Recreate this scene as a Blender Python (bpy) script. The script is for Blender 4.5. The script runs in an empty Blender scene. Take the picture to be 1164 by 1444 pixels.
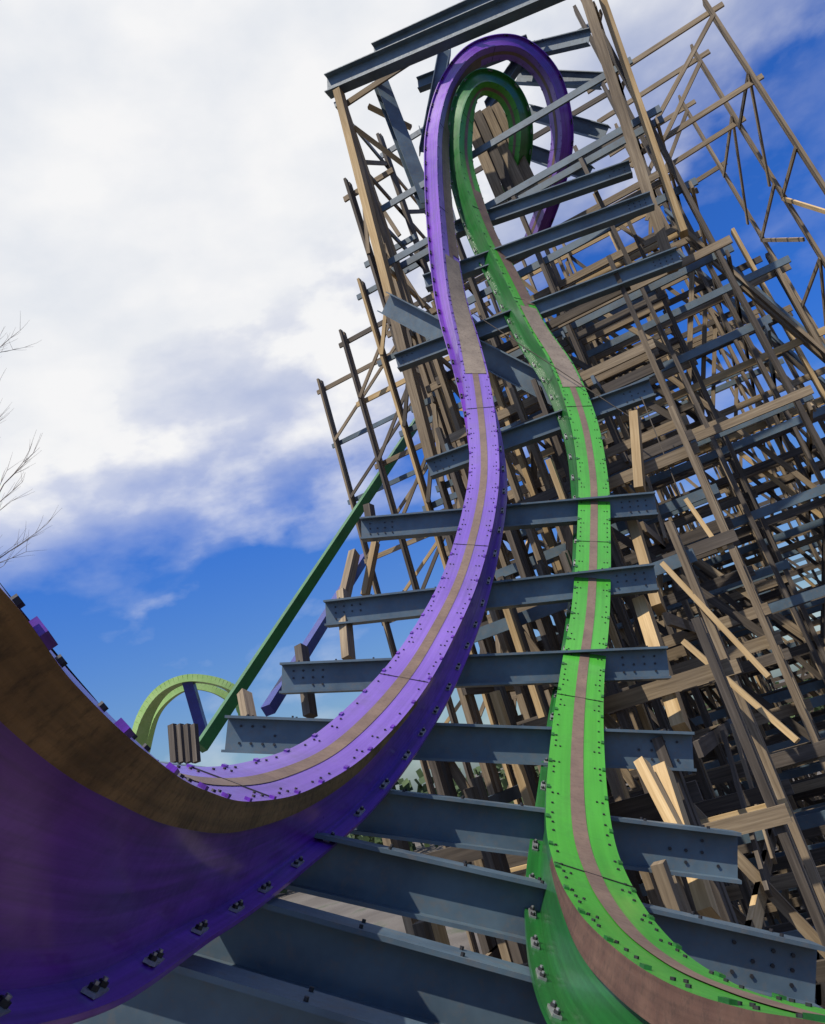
import bpy, math, random
from mathutils import Vector, Matrix
random.seed(7)
R=math.radians
# Camera on track bed (C); P takes image pixels plus estimated depth in metres.
H0=7.0
PITCH=R(18); ROLL=R(17); F=1150.0
fwd=Vector((0,math.cos(PITCH),math.sin(PITCH)))
U0=Vector((0,-math.sin(PITCH),math.cos(PITCH)))
X=Vector((1,0,0))
rt=X*math.cos(ROLL)-U0*math.sin(ROLL)
up=X*math.sin(ROLL)+U0*math.cos(ROLL)
C=Vector((0,0,H0))
def P(u,v,d):
    return C+d*(fwd+rt*((u-582)/F)+up*((722-v)/F))

# ---------------- materials
def mat(name):
    m=bpy.data.materials.new(name); m.use_nodes=True
    nt=m.node_tree; b=nt.nodes['Principled BSDF']; return m,nt,b
def ramp(nt,fac,stops):
    r=nt.nodes.new('ShaderNodeValToRGB')
    e=r.color_ramp.elements
    while len(e)<len(stops): e.new(0.5)
    for i,(p,c) in enumerate(stops):
        e[i].position=p; e[i].color=(*c,1)
    nt.links.new(fac,r.inputs['Fac']); return r.outputs['Color']
def noise(nt,vec,scale,detail=4,rough=.6):
    n=nt.nodes.new('ShaderNodeTexNoise'); n.inputs['Scale'].default_value=scale
    n.inputs['Detail'].default_value=detail; n.inputs['Roughness'].default_value=rough
    if vec is not None: nt.links.new(vec,n.inputs['Vector'])
    return n.outputs['Fac']
def mapping(nt,src,scale,loc=(0,0,0)):
    m=nt.nodes.new('ShaderNodeMapping'); m.inputs['Scale'].default_value=scale; m.inputs['Location'].default_value=loc
    nt.links.new(src,m.inputs['Vector']); return m.outputs['Vector']
def mix(nt,a,b,fac,mode='MIX'):
    m=nt.nodes.new('ShaderNodeMix'); m.data_type='RGBA'; m.blend_type=mode
    if isinstance(fac,float): m.inputs['Factor'].default_value=fac
    else: nt.links.new(fac,m.inputs['Factor'])
    for i,s in ((6,a),(7,b)):
        if isinstance(s,tuple): m.inputs[i].default_value=(*s,1)
        else: nt.links.new(s,m.inputs[i])
    return m.outputs[2]
def wood(name,c1,c2,c3):
    m,nt,b=mat(name)
    tc=nt.nodes.new('ShaderNodeTexCoord')
    g=noise(nt,mapping(nt,tc.outputs['UV'],(1.2,28,1)),1.0,4,.65)
    col=ramp(nt,g,[(.3,c1),(.55,c2),(.75,c3)])
    big=noise(nt,mapping(nt,tc.outputs['UV'],(.25,.25,1)),1.0,2)
    col=mix(nt,col,ramp(nt,big,[(.3,(.40,.39,.40)),(.65,(1,1,1))]),.85,'MULTIPLY')
    nt.links.new(col,b.inputs['Base Color']); b.inputs['Roughness'].default_value=.85
    return m
def paint(name,c1,c2,rough=.35,dirt=(.12,.08,.06),dirtamt=.3,coat=.3,scale=1.5,streak=0):
    m,nt,b=mat(name)
    tc=nt.nodes.new('ShaderNodeTexCoord')
    n=noise(nt,tc.outputs['Object'],scale,4,.65)
    col=ramp(nt,n,[(.3,c1),(.7,c2)])
    n2=noise(nt,tc.outputs['Object'],scale*7,6,.75)
    f=ramp(nt,n2,[(.5,(0,0,0)),(.75,(dirtamt,)*3)])
    col=mix(nt,col,dirt,f)
    if streak:
        s=noise(nt,mapping(nt,tc.outputs['UV'],(.5,26,1)),1.0,5,.7)
        k=1-streak
        col=mix(nt,col,ramp(nt,s,[(.35,(k,k,k)),(.62,(1,1,1))]),1.0,'MULTIPLY')
    nt.links.new(col,b.inputs['Base Color'])
    r=ramp(nt,n2,[(.3,(rough,)*3),(.8,(min(1,rough+.3),)*3)])
    nt.links.new(r,b.inputs['Roughness'])
    b.inputs['Coat Weight'].default_value=coat; b.inputs['Coat Roughness'].default_value=.15
    return m
M_NEW=wood('new_timber',(.40,.26,.11),(.56,.39,.19),(.68,.51,.28))
M_OLD=wood('weathered_timber',(.16,.115,.07),(.30,.225,.14),(.42,.335,.22))
M_DARK=wood('dark_timber',(.055,.043,.033),(.12,.096,.073),(.20,.165,.13))
M_STEEL=paint('blue_grey_steel',(.05,.078,.105),(.10,.15,.185),.42,(.15,.12,.09),.6,.1,2.2)
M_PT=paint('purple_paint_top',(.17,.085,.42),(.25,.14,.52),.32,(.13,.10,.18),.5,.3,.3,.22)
M_PS=paint('purple_paint_shaded',(.10,.02,.34),(.24,.045,.55),.25,(.05,.015,.12),.5,.5,.3,.5)  # same purple as the top, with shaded-side darkness put into its colour
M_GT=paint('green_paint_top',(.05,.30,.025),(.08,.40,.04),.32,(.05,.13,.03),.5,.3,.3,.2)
M_GS=paint('green_paint_shaded',(.012,.12,.02),(.022,.18,.03),.28,(.02,.05,.015),.4,.5,.3,.45)  # side copy of the green, darkened in colour to read as shaded
M_RUST=paint('worn_rusty_steel',(.14,.07,.027),(.30,.165,.07),.5,(.035,.02,.015),.85,0,4,.4)
M_RUST2=paint('dark_rusty_steel',(.08,.04,.03),(.15,.085,.06),.5,(.03,.02,.015),.85,0,4,.4)
M_STRIP=paint('running_strip',(.13,.085,.065),(.21,.14,.10),.45,(.09,.05,.03),.7,0,4)
M_PLATE=paint('bare_plate',(.18,.14,.105),(.29,.23,.17),.5,(.10,.06,.04),.7,0,4)
M_BOLT=paint('dark_bolt',(.03,.03,.035),(.06,.06,.065),.45,(.1,.06,.04),.5,0,8)
M_ZINC=paint('galvanised_bolt',(.30,.30,.31),(.5,.5,.5),.35,(.15,.1,.07),.5,0,20)
for m in (M_BOLT,M_ZINC): m.node_tree.nodes['Principled BSDF'].inputs['Metallic'].default_value=.7

# ---------------- mesh builder
class MB:
    def __init__(s,mats): s.v=[];s.f=[];s.m=[];s.uv=[];s.mats=mats
    def quad(s,idx,mi,uvs): s.f.append(idx); s.m.append(mi); s.uv.extend(uvs)
    def box(s,A,B,w,h,mi=0,upv=None):
        A=Vector(A);B=Vector(B); t=B-A; L=t.length
        if L<1e-4: return
        t/=L
        upv=Vector(upv) if upv is not None else Vector((0,0,1))
        if abs(t.dot(upv.normalized()))>.98: upv=Vector((.36,.93,0))
        sd=t.cross(upv).normalized(); u=sd.cross(t).normalized()
        b=len(s.v)
        for p in (A,B):
            for (i,j) in ((-1,-1),(1,-1),(1,1),(-1,1)):
                s.v.append(p+sd*(i*w/2)+u*(j*h/2))
        ou=random.random()*60; ov=random.random()*60
        for k in range(4):
            k2=(k+1)%4; wd=w if k%2==0 else h
            s.quad((b+k,b+k2,b+4+k2,b+4+k),mi,[(ou,ov+k),(ou,ov+k+wd),(ou+L,ov+k+wd),(ou+L,ov+k)])
        s.quad((b+3,b+2,b+1,b),mi,[(ou,ov),(ou,ov+w),(ou+.03,ov+w),(ou+.03,ov)])
        s.quad((b+4,b+5,b+6,b+7),mi,[(ou,ov),(ou,ov+w),(ou+.03,ov+w),(ou+.03,ov)])
    def cyl(s,A,B,r,n=6,mi=0,r2=None):
        A=Vector(A);B=Vector(B);t=(B-A);
        if t.length<1e-5:return
        t.normalize(); r2=r if r2 is None else r2
        a=t.orthogonal().normalized(); c=t.cross(a); b=len(s.v)
        for p,rr in ((A,r),(B,r2)):
            for k in range(n):
                th=2*math.pi*k/n; s.v.append(p+a*math.cos(th)*rr+c*math.sin(th)*rr)
        for k in range(n):
            k2=(k+1)%n
            s.quad((b+k,b+k2,b+n+k2,b+n+k),mi,[(0,0)]*4)
        s.f.append(tuple(b+n+k for k in range(n)));s.m.append(mi);s.uv.extend([(0,0)]*n)
        s.f.append(tuple(b+n-1-k for k in range(n)));s.m.append(mi);s.uv.extend([(0,0)]*n)
    def ibeam(s,A,B,H=.3,W=.2,mi=0,upv=None,tf=.022):
        A=Vector(A);B=Vector(B); t=(B-A).normalized()
        upv=Vector(upv) if upv is not None else Vector((0,0,1))
        sd=t.cross(upv).normalized(); u=sd.cross(t).normalized()
        o=u*(H/2-tf/2)
        s.box(A+o,B+o,W,tf,mi,u); s.box(A-o,B-o,W,tf,mi,u)
        s.box(A,B,.016,H-2*tf,mi,u)
        return t,u,sd
    def build(s,name,parent=None,smooth=False):
        me=bpy.data.meshes.new(name); me.from_pydata([tuple(v) for v in s.v],[],s.f)
        for m in s.mats: me.materials.append(m)
        me.polygons.foreach_set('material_index',s.m)
        uvl=me.uv_layers.new(name='UVMap'); flat=[c for uv in s.uv for c in uv]
        uvl.data.foreach_set('uv',flat)
        me.update()
        if smooth:
            me.polygons.foreach_set('use_smooth',[True]*len(s.f))
            me.set_sharp_from_angle(angle=R(32))
        o=bpy.data.objects.new(name,me); bpy.context.scene.collection.objects.link(o)
        if parent: o.parent=parent
        return o
def empty(name):
    e=bpy.data.objects.new(name,None); bpy.context.scene.collection.objects.link(e); return e

# ---------------- track edges in image pixels (estimated depth, left edge, right edge, visible side, lower edge)
PUR=[
(0.50,(-300,505),(-325,530),'R',(-340,1250)),
(0.76,(10,803),(0,828),'R',(0,1440)),
(1.02,(120,942),(108,967),'R',(90,1400)),
(1.42,(228,1042),(208,1062),'R',(210,1350)),
(2.05,(278,1072),(286,1113),'R',(310,1295)),
(3.0,(335,1076),(360,1130),'R',(395,1225)),
(4.05,(405,1056),(440,1112),'R',(475,1170)),
(5.0,(472,1018),(520,1062),'R',(548,1100)),
(6.0,(540,945),(590,985),'R',(607,1015)),
(7.2,(590,878),(637,905),'R',(652,925)),
(8.7,(628,800),(677,812),'R',(688,825)),
(9.8,(655,715),(700,715),'R',(707,722)),
(10.9,(665,640),(704,640),'R',(707,642)),
(12.0,(655,552),(690,550),'L',(651,555)),
(13.0,(645,485),(675,480),'L',(634,490)),
(14.2,(630,405),(655,400),'L',(612,408)),
(15.5,(622,320),(645,320),'L',(600,322)),
(16.8,(617,240),(638,240),'L',(597,238)),
(17.8,(620,172),(642,180),'L',(600,165)),
(18.6,(640,110),(662,128),'L',(624,96)),
(19.0,(680,70),(695,92),'L',(672,54)),
(19.3,(735,68),(732,92),'L',(742,54)),
(19.5,(775,110),(765,128),'L',(788,100)),
(19.6,(792,175),(780,180),'L',(804,172)),
(19.8,(788,230),(777,225),'L',(800,235)),
(20.4,(772,290),(760,280),'L',(785,300)),
(21.5,(745,360),(735,350),'L',(755,370)),
]
GRN=[
(1.1,(1400,1500),(1420,1450),'L',(1300,1900)),
(1.45,(1164,1443),(1175,1413),'L',(1130,1750)),
(1.8,(1040,1420),(1068,1370),'L',(1000,1660)),
(2.1,(940,1385),(985,1320),'L',(880,1580)),
(2.6,(865,1335),(922,1276),'L',(800,1480)),
(3.2,(812,1280),(882,1225),'L',(760,1380)),
(4.0,(782,1220),(860,1180),'L',(748,1270)),
(4.9,(770,1150),(850,1130),'L',(755,1180)),
(6.1,(776,1050),(850,1050),'L',(772,1060)),
(7.5,(790,950),(856,950),'L',(788,956)),
(8.8,(807,850),(867,850),'L',(805,855)),
(10.0,(814,750),(868,750),'L',(812,752)),
(11.0,(815,670),(856,665),'L',(808,675)),
(12.0,(803,590),(843,580),'L',(793,600)),
(12.9,(777,515),(818,515),'L',(755,525)),
(13.8,(742,455),(782,460),'L',(710,462)),
(15.0,(708,385),(738,390),'L',(680,388)),
(16.0,(678,320),(700,325),'L',(652,322)),
(16.8,(657,262),(672,262),'L',(641,260)),
(17.5,(648,210),(662,205),'L',(635,208)),
(18.0,(652,160),(668,165),'L',(641,155)),
(18.5,(668,125),(680,140),'L',(660,112)),
(18.8,(692,115),(695,135),'L',(692,102)),
(19.0,(718,130),(708,148),'L',(728,122)),
(19.1,(733,165),(720,175),'L',(745,162)),
(19.3,(733,215),(720,215),'L',(745,218)),
(20.0,(720,280),(708,280),'L',(732,285)),
]
def stations(T):
    mids=[P((TL[0]+TR[0])/2,(TL[1]+TR[1])/2,d) for d,TL,TR,s,B in T]
    px=[Vector(((TL[0]+TR[0])/2,(TL[1]+TR[1])/2)) for d,TL,TR,s,B in T]
    out=[];N=len(T)
    for i,(d,TL,TR,side,B) in enumerate(T):
        i0,i1=max(i-1,0),min(i+1,N-1)
        t=(mids[i1]-mids[i0]).normalized(); td=(px[i1]-px[i0]).normalized()
        cr=lambda v:abs(v[0]*td.y-v[1]*td.x)
        K=TL if side=='L' else TR
        top=cr((TR[0]-TL[0],TR[1]-TL[1])); sp=cr((B[0]-K[0],B[1]-K[1]))
        th=math.atan2(sp,top*.9)
        r=(mids[i]-C).normalized(); rr=(r-t*r.dot(t)).normalized(); s=t.cross(rr).normalized()
        if s.dot(P(*TR,d)-P(*TL,d))<0: s=-s
        if side=='R': a=s*math.cos(th)-rr*math.sin(th); dn=s*math.sin(th)+rr*math.cos(th); m=P(*K,d)-a*.2
        else: a=s*math.cos(th)+rr*math.sin(th); dn=-s*math.sin(th)+rr*math.cos(th); m=P(*K,d)+a*.2
        out.append((m,a,dn))
    return out
def catmull(pts,n):
    o=[];N=len(pts)
    for i in range(N-1):
        p0=pts[max(i-1,0)];p1=pts[i];p2=pts[i+1];p3=pts[min(i+2,N-1)]
        for k in range(n):
            t=k/n
            o.append(.5*((2*p1)+(p2-p0)*t+(2*p0-5*p1+4*p2-p3)*t*t+(3*p1-p0-3*p2+p3)*t**3))
    o.append(pts[-1]); return o
def lut(x,tab):
    if x<=tab[0][0]: return tab[0][1]
    for (a,b),(c,d) in zip(tab,tab[1:]):
        if x<=c: 
            f=(x-a)/(c-a); f=f*f*(3-2*f); return b+(d-b)*f
    return tab[-1][1]
def rail(name,ST,inner,mt,ms,worn,rust,parent,rustN,wide,fi,wornx,htab,btab):
    n=14
    A=catmull([s[0] for s in ST],n);B=catmull([s[1] for s in ST],n);D=catmull([s[2] for s in ST],n)
    N=len(A); mb=MB([mt,ms,rust,worn,M_BOLT,M_ZINC,M_PLATE])
    fr=[]
    w=.4;cum=[0]
    for i in range(N):
        t=(A[min(i+1,N-1)]-A[max(i-1,0)]).normalized()
        a=B[i]; a=(a-t*a.dot(t)).normalized()
        dn=D[i]-t*D[i].dot(t); dn=(dn-a*dn.dot(a)).normalized()
        fr.append((A[i],t,a,dn,w))
        if i: cum.append(cum[-1]+(A[i]-A[i-1]).length)
    ring0=len(mb.v)
    for i,(mid,t,a,dn,w) in enumerate(fr):
        q=w/2; s=i/n; h=lut(s,htab); bh=lut(s,btab)
        L=fi if inner=='L' else .05; RR=fi if inner=='R' else .05
        prof=[(-q,0),(q,0),(q,bh),(q-.03,bh+.005),(q-.03,h-.02),(q-.03+RR,h-.02),(q-.03+RR,h),(-q+.03-L,h),(-q+.03-L,h-.02),(-q+.03,h-.02),(-q+.03,bh+.005),(-q,bh)]
        for x,y in prof: mb.v.append(mid+a*x+dn*y)
    K=12
    vv=[0,.4,.5,.53,.8,.87,.89,1.2,1.22,1.3,1.6,1.63,1.75]
    for i in range(N-1):
        for k in range(K):
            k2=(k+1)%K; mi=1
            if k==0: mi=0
            if i<rustN*n and ((inner=='R' and k==1) or (inner=='L' and k==11)): mi=2
            b=ring0+i*K
            mb.quad((b+k,b+K+k,b+K+k2,b+k2),mi,[(cum[i],vv[k]),(cum[i+1],vv[k]),(cum[i+1],vv[k+1]),(cum[i],vv[k+1])])
    def strip(i0,i1,x0,x1,off,mi):
        s0=len(mb.v)
        for i in range(i0,i1+1):
            mid,t,a,dn,w=fr[i]
            for x in (x0,x1): mb.v.append(mid+a*x-dn*off)
        for i in range(i1-i0):
            b=s0+2*i; mb.quad((b,b+2,b+3,b+1),mi,[(0,0)]*4)
    strip(0,N-1,-.045,.045,.004,3)
    strip(int(wide[0]*n),int(wide[1]*n),-.15,.17,.008,6)
    strip(int(wide[1]*n)+1,int(wornx*n),.03,.185,.008,3)
    acc=0;nb=0; tabs=0;jo=0;fb=0
    for i in range(1,N):
        acc=cum[i]
        mid,t,a,dn,w=fr[i]; h=lut(i/n,htab)
        st=.3 if mid.z>H0+9.5 else .09
        if acc-nb>st:
            nb=acc
            k=int(acc/st)
            if k%5!=0 and k%7!=0:
                for x in (-w/2+.04,w/2-.04):
                    p=mid+a*x; mb.cyl(p,p-dn*.008,.008,6,4)
                    if k%3==0: p=mid+a*x*.78; mb.cyl(p,p-dn*.008,.007,6,4)
        if acc-tabs>.42:
            tabs=acc
            for sg in (-1,1):
                p=mid+a*(sg*(w/2-.012)); mb.box(p-t*.022-dn*.005,p+t*.022-dn*.005,.022,.012,1,-dn)
        if acc-jo>3.1:
            jo=acc; mb.box(mid-a*w*.49-dn*.002,mid+a*w*.49-dn*.002,.006,.008,4,-dn)
        if acc-fb>.4:
            fb=acc
            for sg in (1,-1):
              big=(sg==1)==(inner=='R')
              base=mid+a*(sg*(w/2-.03+(fi if big else .05)*.55))+dn*(h-.02)
              mb.box(base-t*.06-dn*.005,base+t*.06-dn*.005,.035,.01,5 if big else 4,dn)
              for j in (-.04,.04):
                p=base+t*j; mb.cyl(p-dn*.03,p+dn*.045,.007,6,5); mb.cyl(p-dn*.022,p-dn*.01,.013,6,4)
    return mb.build(name,parent,True),fr
track=empty('roller_coaster_track')
SP=stations(PUR);SG=stations(GRN)
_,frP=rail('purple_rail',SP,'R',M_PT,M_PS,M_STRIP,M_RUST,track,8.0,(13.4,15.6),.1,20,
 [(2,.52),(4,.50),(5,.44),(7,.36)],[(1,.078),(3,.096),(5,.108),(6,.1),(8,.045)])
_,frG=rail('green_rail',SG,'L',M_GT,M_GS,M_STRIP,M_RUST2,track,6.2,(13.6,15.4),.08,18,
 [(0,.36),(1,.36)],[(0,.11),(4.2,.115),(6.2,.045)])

# ---------------- ledgers (steel)
LED=[((605,662),12.9,(920,548),12.4),
((510,747),10.9,(925,712),10.4),
((460,866),9.6,(925,815),9.1),
((398,957),8.2,(942,935),7.8),
((320,1035),6.9,(977,1060),6.5),
((215,1105),5.7,(1040,1208),5.2),
((90,1135),4.6,(1150,1375),4.2),
((-100,1190),3.75,(1330,1590),3.3),
((-350,1240),3.0,(1500,1800),2.6),
((560,512),15.0,(958,362),14.0),
((600,400),16.0,(920,283),15.0),
((640,325),17.2,(890,238),16.2)]
mb=MB([M_STEEL,M_BOLT])
LW=[(P(*a,da),P(*b,db)) for a,da,b,db in LED]
for A,B in LW:
    t,u,sd=mb.ibeam(A,B,.3,.2,0)
    for e,s in ((A,1),(B,-1)):
        for j in range(4):
            for k in (-.07,0.0,.07):
                p=e+t*s*(.12+j*.1)+u*k
                if random.random()<.75: mb.cyl(p-sd*.018,p+sd*.018,.011,6,1)
    for q in [x*.1+.05 for x in range(10)]:
        p=A.lerp(B,q)+u*.15
        for s in(-1,1): mb.cyl(p+sd*.07*s,p+sd*.07*s+u*.015,.01,6,1)
mb.build('steel_ledgers',track)

# ---------------- tower frame
FL=Vector((1.23,15.8,0)); e1=Vector((.933,-.36,0)); e2=Vector((.36,.933,0))
def T(a,b,z): return FL+e1*a+e2*b+Vector((0,0,z+H0))
G=-H0
tower=empty('wooden_support_tower')
mb=MB([M_NEW,M_OLD,M_DARK,M_STEEL])
DK=False
def rw(s=0): 
    r=random.random()
    if random.random()<s: return 3
    if DK: return 1 if r<.3 else 2
    return 0 if r<.11 else (1 if r<.62 else 2)
def J(s=.05): return random.uniform(-s,s)
def bent(b,zt,posts,step,innertop=None,pw=.15,diag=True,st=.1,bat=.03,oh=.3):
    def xat(c,z): return c+max(0,zt-z)*bat*(c/6)
    for ci,(c,tp) in enumerate(posts):
        top=min(tp,zt)
        if innertop is not None and 0<ci and c<5.5: top=min(top,innertop)
        for o in (-.1,.1):
            mb.box(T(xat(c,top),b+o,top+.25+J(.1)),T(xat(c,G),b+o,G),.08,pw,rw(),e2)
    z=zt-.25;k=0
    while z>G+.5:
        act=[c for c,tp in posts if tp>=z-.1]
        l=xat(act[0],z)-.2; r=xat(act[-1],z)+oh
        if innertop is None or z<innertop+.5 or k%2==0:
            mb.box(T(l,b+.17,z),T(r,b+.17,z),.05,.16,rw(st))
            if k%2: mb.box(T(l,b-.17,z),T(r,b-.17,z),.05,.16,rw(st))
        if diag and k%2==0 and z-2*step>G and not (innertop is not None and z>innertop):
            for i in range(len(act)-1):
                a,c2=act[i],act[i+1]
                if (i+k//2)%2==0: mb.box(T(xat(a,z),b+.22,z),T(xat(c2,z-2*step),b+.22,z-2*step),.04,.11,rw())
                elif i%2: mb.box(T(xat(c2,z),b+.22,z),T(xat(a,z-2*step),b+.22,z-2*step),.04,.11,rw())
        z-=step;k+=1
def ztrack(b):
    pts=[(-16,-1.6),(-12,-1.0),(-9,0.1),(-7,1.2),(-5.5,2.6),(-4,4.4),(-2,7.4),(-1,9.6),(0,12.0)]
    for (b0,z0),(b1,z1) in zip(pts,pts[1:]):
        if b<=b1: return z0+(z1-z0)*(b-b0)/(b1-b0)
    return 12.0
bs=[-13,-11.2,-9.6,-8.1,-6.7,-5.3,-4.0,-2.8,-1.6]
for i,b in enumerate(bs):
    zt=ztrack(b)-1.0
    xr=3.3 if b<-7 else (3.8 if b<-4.5 else 4.3)
    bent(b,zt,[(.7,99),(1.6,99),(2.5,99),(xr,99)],1.35,None,.12,i%2==0,.25,.0,.12)
main=[0.2,2.6,5.2,7.6,10.2,13,16]
ztops=[16.2,16.4,16.4,16.4,15.4,13,9]
drops=[4.2,2.2,0,0,0,0,0]
for i,(b,zt) in enumerate(zip(main,ztops)):
    dd=drops[i]
    PO=[(0,99),(1.45,99),(2.9,99),(4.4,99),(5.83,99)]
    if i>0: PO+=[(6.9,10.2-dd),(7.9,7.2-dd),(8.9,4.2-dd),(9.9,1.2-dd)]
    bent(b,zt,PO,1.65,11.0 if b<3 else (13 if b<9 else None),.17,i>0,.25)
    if 0<i<5:
        for o in (-.2,.2):
            mb.box(T(5.9,b+o,11.8-dd),T(10.6,b+o,-1.6-dd),.07,.2,3 if i in (2,3) else 1,e2)
# intermediate and rear bents: interior shade put in as darker timber colour
DK=True
for b in (-7.4,-4.6,-2.2,1.4,3.9,6.4,8.9):
    zt=(ztrack(b)-1.6) if b<0 else 9.6
    bent(b,zt,[(1.2,99),(2.0,99),(3.0,99)]+([(4.9,99)] if b>0 else []),1.5,None,.13,b>0,.15,0,.1)
for b,zt in ((18.5,8),(21,7),(24,6),(27,5)):
    bent(b,zt,[(x,99) for x in range(-3,19,2)],1.7,None,.16,True,.2,0)
DK=False
OR=((5.4,9.0,16.9),(7.5,8.6,17.4),(10.3,8.1,18.1))
for b,x,z in OR:
    for o in (-.09,.09): mb.box(T(x,b+o,z+.3),T(x+1.3,b+o,G),.07,.15,1,e2)
    for zz,zl in ((z,z-.2),(z-2.6,z-2.9)):
        mb.box(T(5.4,b+.15,zl),T(x+.4,b+.15,zz),.06,.15,1)
    mb.box(T(5.6,b-.15,z-3.3),T(x,b-.15,z-.4),.05,.12,1)
for (b0,x0,z0),(b1,x1,z1) in zip(OR,OR[1:]):
    z=2.4;k=0
    while z<22:
        a_,b_=(b0,b1) if k%2==0 else (b1,b0)
        xa,xb=(x0,x1) if k%2==0 else (x1,x0)
        mb.box(T(xa+z*.05,a_,z0-z),T(xb+z*.05,b_,z1-z-2.6),.05,.11,rw())
        mb.box(T(x0+z*.05,b0,z0-z),T(x1+z*.05,b1,z0-z),.05,.11,rw())
        z+=2.6;k+=1
for b,x,z in ((2.6,-1.8,12.5),(5.2,-3.8,13.1),(7.6,-6.1,13.4),(1.4,-.9,14.5)):
    for xx in (x,x+(0-x)*.5):
        for o in (-.1,.1): mb.box(T(xx,b+o,z+.3),T(xx-.2,b+o,G),.07,.14,rw(),e2)
    zz=z;k=0
    while zz>G+2:
        mb.box(T(x-.3,b+.17,zz),T(.3,b+.17,zz),.06,.15,rw(.5))
        mb.box(T(x,b-.17,zz-2.1),T(x*.5,b-.17,zz),.05,.1,rw())
        mb.box(T(x*.5,b-.17,zz),T(0,b-.17,zz-2.1),.05,.1,rw())
        zz-=2.1;k+=1
def longi(bl,fx,ftop,step,dg):
    for b0,b1 in zip(bl,bl[1:]):
        top=min(ftop(b0),ftop(b1)); z=G+1.2;k=0
        while z<top:
            mb.box(T(fx(b0,z),b0-.3,z),T(fx(b1,z),b1+.3,z),.05,.15,rw(.15))
            if dg and z+step<top and k%3==0: mb.box(T(fx(b0,z)+.08,b0,z),T(fx(b1,z+step)+.08,b1,z+step),.04,.11,rw())
            z+=step;k+=1
for x in (.7,3.3): longi(bs,lambda b,z:x+.1,lambda b:ztrack(b)-1,1.35,x>3)
zt_=lambda b:ztops[main.index(b)]
longi(main,lambda b,z:-.1,zt_,1.65,True)
longi(main,lambda b,z:5.95+max(0,16-z)*.03,zt_,1.65,True)
longi(main,lambda b,z:2.9,lambda b:10.5,3.3,False)
longi(main[1:6],lambda b,z:8.0+max(0,16-z)*.04,lambda b:5 if b<3 else 7,1.65,True)
longi(main[1:6],lambda b,z:10.0+max(0,16-z)*.05,lambda b:-1 if b<3 else 1,1.65,True)
mb.build('timber_bents',tower)

sb=MB([M_STEEL,M_BOLT]); wb=MB([M_NEW,M_OLD,M_DARK])
def S(a,da,b,db,H=.3,W=.2): sb.ibeam(P(*a,da),P(*b,db),H,W,0)
S((462,122),20,(820,-32),17.2,.5,.3)
S((528,75),21.5,(720,-12),20,.4,.3)
S((535,112),20.2,(603,290),18.8,.2,.35)
S((545,428),16.2,(800,562),13.6,.42,.3)
S((722,78),21,(832,52),19.5,.35)
S((730,108),21.5,(850,114),20,.35)
S((745,158),21.5,(855,188),20,.35)
S((720,205),21.5,(832,245),20,.35)
S((590,120),21.5,(745,60),20.5,.35)
S((628,70),20.6,(600,215),19.6,.3,.3)
S((600,180),21.5,(640,330),20.5,.3,.3)
S((750,60),21,(690,150),21,.25,.25)
def W(a,da,b,db,w=.12,h=.24,m=0): wb.box(P(*a,da),P(*b,db),w,h,m,e2)
W((818,-30),16.8,(948,380),15.2,.2,.34,1)
W((840,-30),17.0,(965,330),15.6,.15,.3,0)
W((478,130),19.8,(552,420),18,.18,.28,0)
W((552,420),18,(610,650),16.8,.2,.28,1)
for i in range(2):
    W((500+i*20,180-i*30),20,(580,240-i*60),20,.1,.14,0)
W((895,585),11.6,(903,692),10.9,.12,.2,0)
W((893,735),10.7,(930,860),9.6,.12,.22,0)
W((905,850),9.3,(962,1030),8.0,.14,.24,0)
W((935,1085),6.3,(1000,1290),5.3,.10,.16,0)
W((905,1075),6.2,(965,1190),5.6,.08,.12,0)
W((935,795),9.6,(1085,955),8.6,.06,.11,0)
W((965,905),8.9,(1125,1045),8.0,.06,.12,0)
W((968,705),11,(1020,780),10.5,.06,.1,0)
W((500,780),11.2,(484,850),10.4,.10,.14,1)
W((484,835),9.9,(492,930),9.2,.1,.14,1)
W((425,912),8.7,(438,1010),8.2,.09,.13,2)
W((345,978),7.4,(352,1015),7.1,.08,.11,1)
W((530,765),11.4,(515,840),11,.08,.12,0)
W((520,712),11.6,(525,745),11.5,.1,.15,2)
for a,da,b,db in (((665,440),13.6,(895,592),12),((905,560),12,(960,700),11)):
    wb.cyl(P(*a,da),P(*b,db),.008,5,2)
sb.build('steel_girders',tower); wb.build('repair_timbers',tower)
pb=MB([M_OLD,M_DARK])
a,b,c,d=P(652,168,20.0),P(705,145,20.0),P(765,272,19.2),P(705,295,19.2)
for k in range(4):
    q=(k+.5)/4; pb.box(a.lerp(b,q),d.lerp(c,q),.25,.06,1 if k==1 else 0)
pb.build('plank_deck',tower)

# ---------------- distant track
dt=empty('distant_coaster_track')
M_GD=paint('dark_green_paint',(.01,.09,.02),(.02,.15,.03),.35,(.03,.05,.02),.4,.2)
M_BD=paint('dark_blue_paint',(.015,.025,.18),(.025,.04,.26),.35,(.03,.02,.06),.4,.2)
M_GY=paint('pale_green_paint',(.30,.50,.12),(.42,.60,.2),.4,(.2,.25,.1),.4,.2)
db_=MB([M_GD,M_BD,M_OLD,M_GY])
db_.box(P(283,1055,18),P(592,590,28),.26,.26,0)
db_.box(P(378,1002,19),P(515,785,27),.26,.26,1)
db_.build('climbing_rails',dt)
lp=MB([M_GY,M_BD,M_OLD])
arc=[(192,1060),(205,1010),(228,975),(262,958),(300,960),(328,972),(345,995),(352,1030)]
pts=catmull([P(u,v,40) for u,v in arc],6)
for p,q in zip(pts,pts[1:]): lp.box(p,q,.8,.35,0)
arc=[(205,1060),(218,1010),(240,982),(268,968),(300,972),(325,985)]
pts=catmull([P(u,v,42) for u,v in arc],6)
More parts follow.
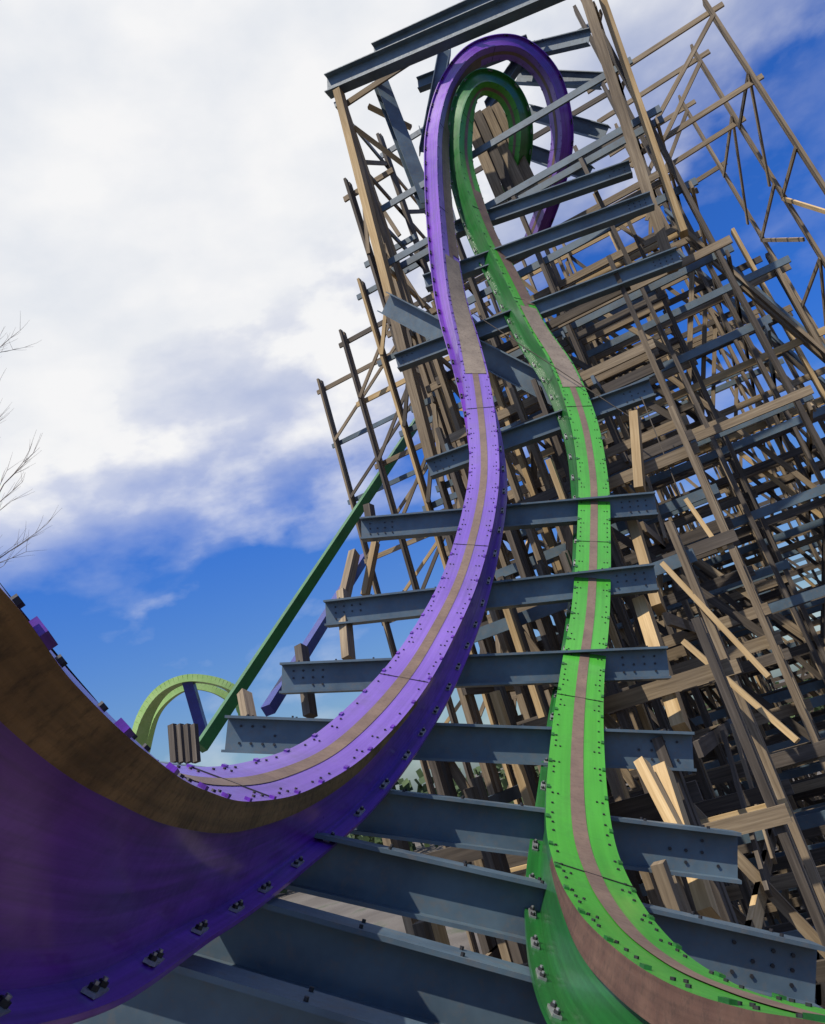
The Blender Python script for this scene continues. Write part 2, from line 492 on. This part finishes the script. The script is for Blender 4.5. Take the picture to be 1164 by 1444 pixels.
for p,q in zip(pts,pts[1:]): lp.box(p,q,.35,.35,0)
lp.box(P(265,958,40),P(290,1045,40),.5,.5,1)
lp.build('far_hump',dt)
bx=MB([M_OLD,M_DARK])
for k in range(4): bx.box(P(243+k*10,1022,9),P(247+k*10,1075,8.8),.08,.06,1)
bx.build('plank_box',dt)

# ---------------- ground
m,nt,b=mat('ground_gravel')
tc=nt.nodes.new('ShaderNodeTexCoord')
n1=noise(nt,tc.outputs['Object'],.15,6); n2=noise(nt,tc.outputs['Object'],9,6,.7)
c=mix(nt,ramp(nt,n1,[(.35,(.09,.075,.06)),(.6,(.15,.13,.11)),(.7,(.06,.08,.035))]),ramp(nt,n2,[(.3,(.5,.5,.5)),(.7,(1,1,1))]),.8,'MULTIPLY')  # soil colour darkened to stand in for shade under the structure
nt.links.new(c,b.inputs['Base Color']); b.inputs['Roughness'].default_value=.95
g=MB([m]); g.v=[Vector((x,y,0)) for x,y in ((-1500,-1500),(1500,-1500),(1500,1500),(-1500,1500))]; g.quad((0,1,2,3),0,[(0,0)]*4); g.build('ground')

# ---------------- distant trees
m,nt,b=mat('foliage'); tc=nt.nodes.new('ShaderNodeTexCoord')
c=ramp(nt,noise(nt,tc.outputs['Object'],.5,4),[(.3,(.02,.04,.012)),(.7,(.07,.11,.03))])
nt.links.new(c,b.inputs['Base Color']); b.inputs['Roughness'].default_value=.8
tr=MB([m])
for k in range(90):
    az=R(-60+120*k/89+random.uniform(-1,1)); dist=random.uniform(95,130)
    cx,cy=math.sin(az)*dist,math.cos(az)*dist; hh=random.uniform(5,9)
    for j in range(110):
        while True:
            q=Vector((random.uniform(-1,1),random.uniform(-1,1),random.uniform(-1,1)))
            if q.length<1: break
        p=Vector((cx+q.x*5,cy+q.y*5,hh*.5+q.z*hh*.5)); n=Vector((random.gauss(0,1),random.gauss(0,1),random.gauss(0,1))).normalized()
        a=n.orthogonal().normalized()*random.uniform(.4,.9); c2=n.cross(a); bb=len(tr.v)
        tr.v+= [p+a,p+c2,p-a,p-c2]; tr.quad((bb,bb+1,bb+2,bb+3),0,[(0,0)]*4)
tr.build('distant_trees')
# ---------------- bare tree (only its outer twigs reach the view)
m,nt,b=mat('bark'); b.inputs['Base Color'].default_value=(.20,.165,.14,1); b.inputs['Roughness'].default_value=.9
bt=MB([m]); random.seed(21)
def branch(p,d,L,r,lv):
    q=p
    ns=6 if lv==0 else 3
    for s in range(ns):
        d2=(d+Vector((J(.14),J(.14),J(.1)+.03))).normalized(); e=q+d2*L/ns
        r0=r*(1-s*.6/ns); r1=r*(1-(s+1)*.6/ns)
        bt.cyl(q,e,r0,6 if lv<2 else 4,0,r1)
        if lv<4 and (lv>0 or s>1):
            for _ in range(3 if lv==0 else 2):
                nd=(d2*(.5 if lv==0 else 1)+Vector((random.uniform(-1,1),random.uniform(-1,1),random.uniform(-.2,.5)))*.75).normalized()
                branch(e,nd,min(L*.52,4.2),r*.4,lv+1)
        q=e; d=d2
branch(Vector((-12.6,18.5,0)),Vector((0,0,1)),18,.2,0)
bt.build('bare_tree')

# ---------------- world
w=bpy.data.worlds.new('World'); bpy.context.scene.world=w; w.use_nodes=True
nt=w.node_tree; bg=nt.nodes['Background']
sun=Vector((-.30,-.36,.88)).normalized()
sky=nt.nodes.new('ShaderNodeTexSky'); sky.sky_type='NISHITA'; sky.sun_disc=False
sky.sun_elevation=math.asin(sun.z); sky.sun_rotation=math.atan2(sun.x,sun.y)
tc=nt.nodes.new('ShaderNodeTexCoord'); sx=nt.nodes.new('ShaderNodeSeparateXYZ'); nt.links.new(tc.outputs['Generated'],sx.inputs[0])
def mth(op,a,b):
    n=nt.nodes.new('ShaderNodeMath'); n.operation=op
    for i,s in enumerate((a,b)):
        if isinstance(s,(int,float)): n.inputs[i].default_value=s
        else: nt.links.new(s,n.inputs[i])
    return n.outputs[0]
n1=noise(nt,mapping(nt,tc.outputs['Generated'],(1.6,1.6,3)),1.3,6,.5)
n2=noise(nt,mapping(nt,tc.outputs['Generated'],(2.6,2.6,5)),2.0,7,.52)
v=mth('ADD',mth('ADD',sx.outputs[2],mth('MULTIPLY',mth('SUBTRACT',n1,.5),.22)),mth('MULTIPLY',mth('SUBTRACT',n2,.5),.20))
v=mth('SUBTRACT',v,mth('MULTIPLY',sx.outputs[0],.30))
mask=ramp(nt,v,[(.40,(0,0,0)),(.48,(.55,)*3),(.58,(1,1,1))])
wis=ramp(nt,n2,[(.50,(0,0,0)),(.75,(.5,)*3)])
wis=mix(nt,wis,ramp(nt,sx.outputs[0],[(.1,(1,1,1)),(.55,(.35,.35,.35))]),1.0,'MULTIPLY')
mask=mix(nt,mask,wis,1.0,'ADD')
front=ramp(nt,sx.outputs[1],[(-.0,(0.35,)*3),(.45,(1,1,1))])  # unseen clouds behind the camera thinned to reduce fill light
mask=mix(nt,mask,front,1.0,'MULTIPLY')
tint=ramp(nt,sx.outputs[2],[(.08,(.40,.50,.60)),(.36,(.24*.6,.72*.6,1.0))])
skc=mix(nt,sky.outputs[0],tint,1.0,'MULTIPLY')
skc=mix(nt,skc,(1.66,1.66,1.66),1.0,'MULTIPLY')
cc=ramp(nt,n2,[(.3,(.80,.84,.90)),(.6,(.99,.99,.99))])
cc=mix(nt,cc,(9.3,9.3,9.4),1.0,'MULTIPLY')
nt.links.new(mix(nt,skc,cc,mask),bg.inputs['Color']); bg.inputs['Strength'].default_value=.1
sl=bpy.data.lights.new('sun','SUN'); sl.energy=5; sl.angle=R(.5); sl.color=(1,.93,.81)
so=bpy.data.objects.new('sun',sl); bpy.context.scene.collection.objects.link(so)
so.rotation_euler=sun.to_track_quat('Z','Y').to_euler()
# ---------------- camera
cam=bpy.data.cameras.new('camera'); co=bpy.data.objects.new('camera',cam); bpy.context.scene.collection.objects.link(co)
cam.sensor_fit='VERTICAL'; cam.sensor_height=36; cam.lens=36*F/1444; cam.clip_start=.05; cam.clip_end=5000
Mx=Matrix((rt,up,-fwd)).transposed().to_4x4(); Mx.translation=C; co.matrix_world=Mx
bpy.context.scene.camera=co
bpy.context.scene.view_settings.view_transform='Standard'
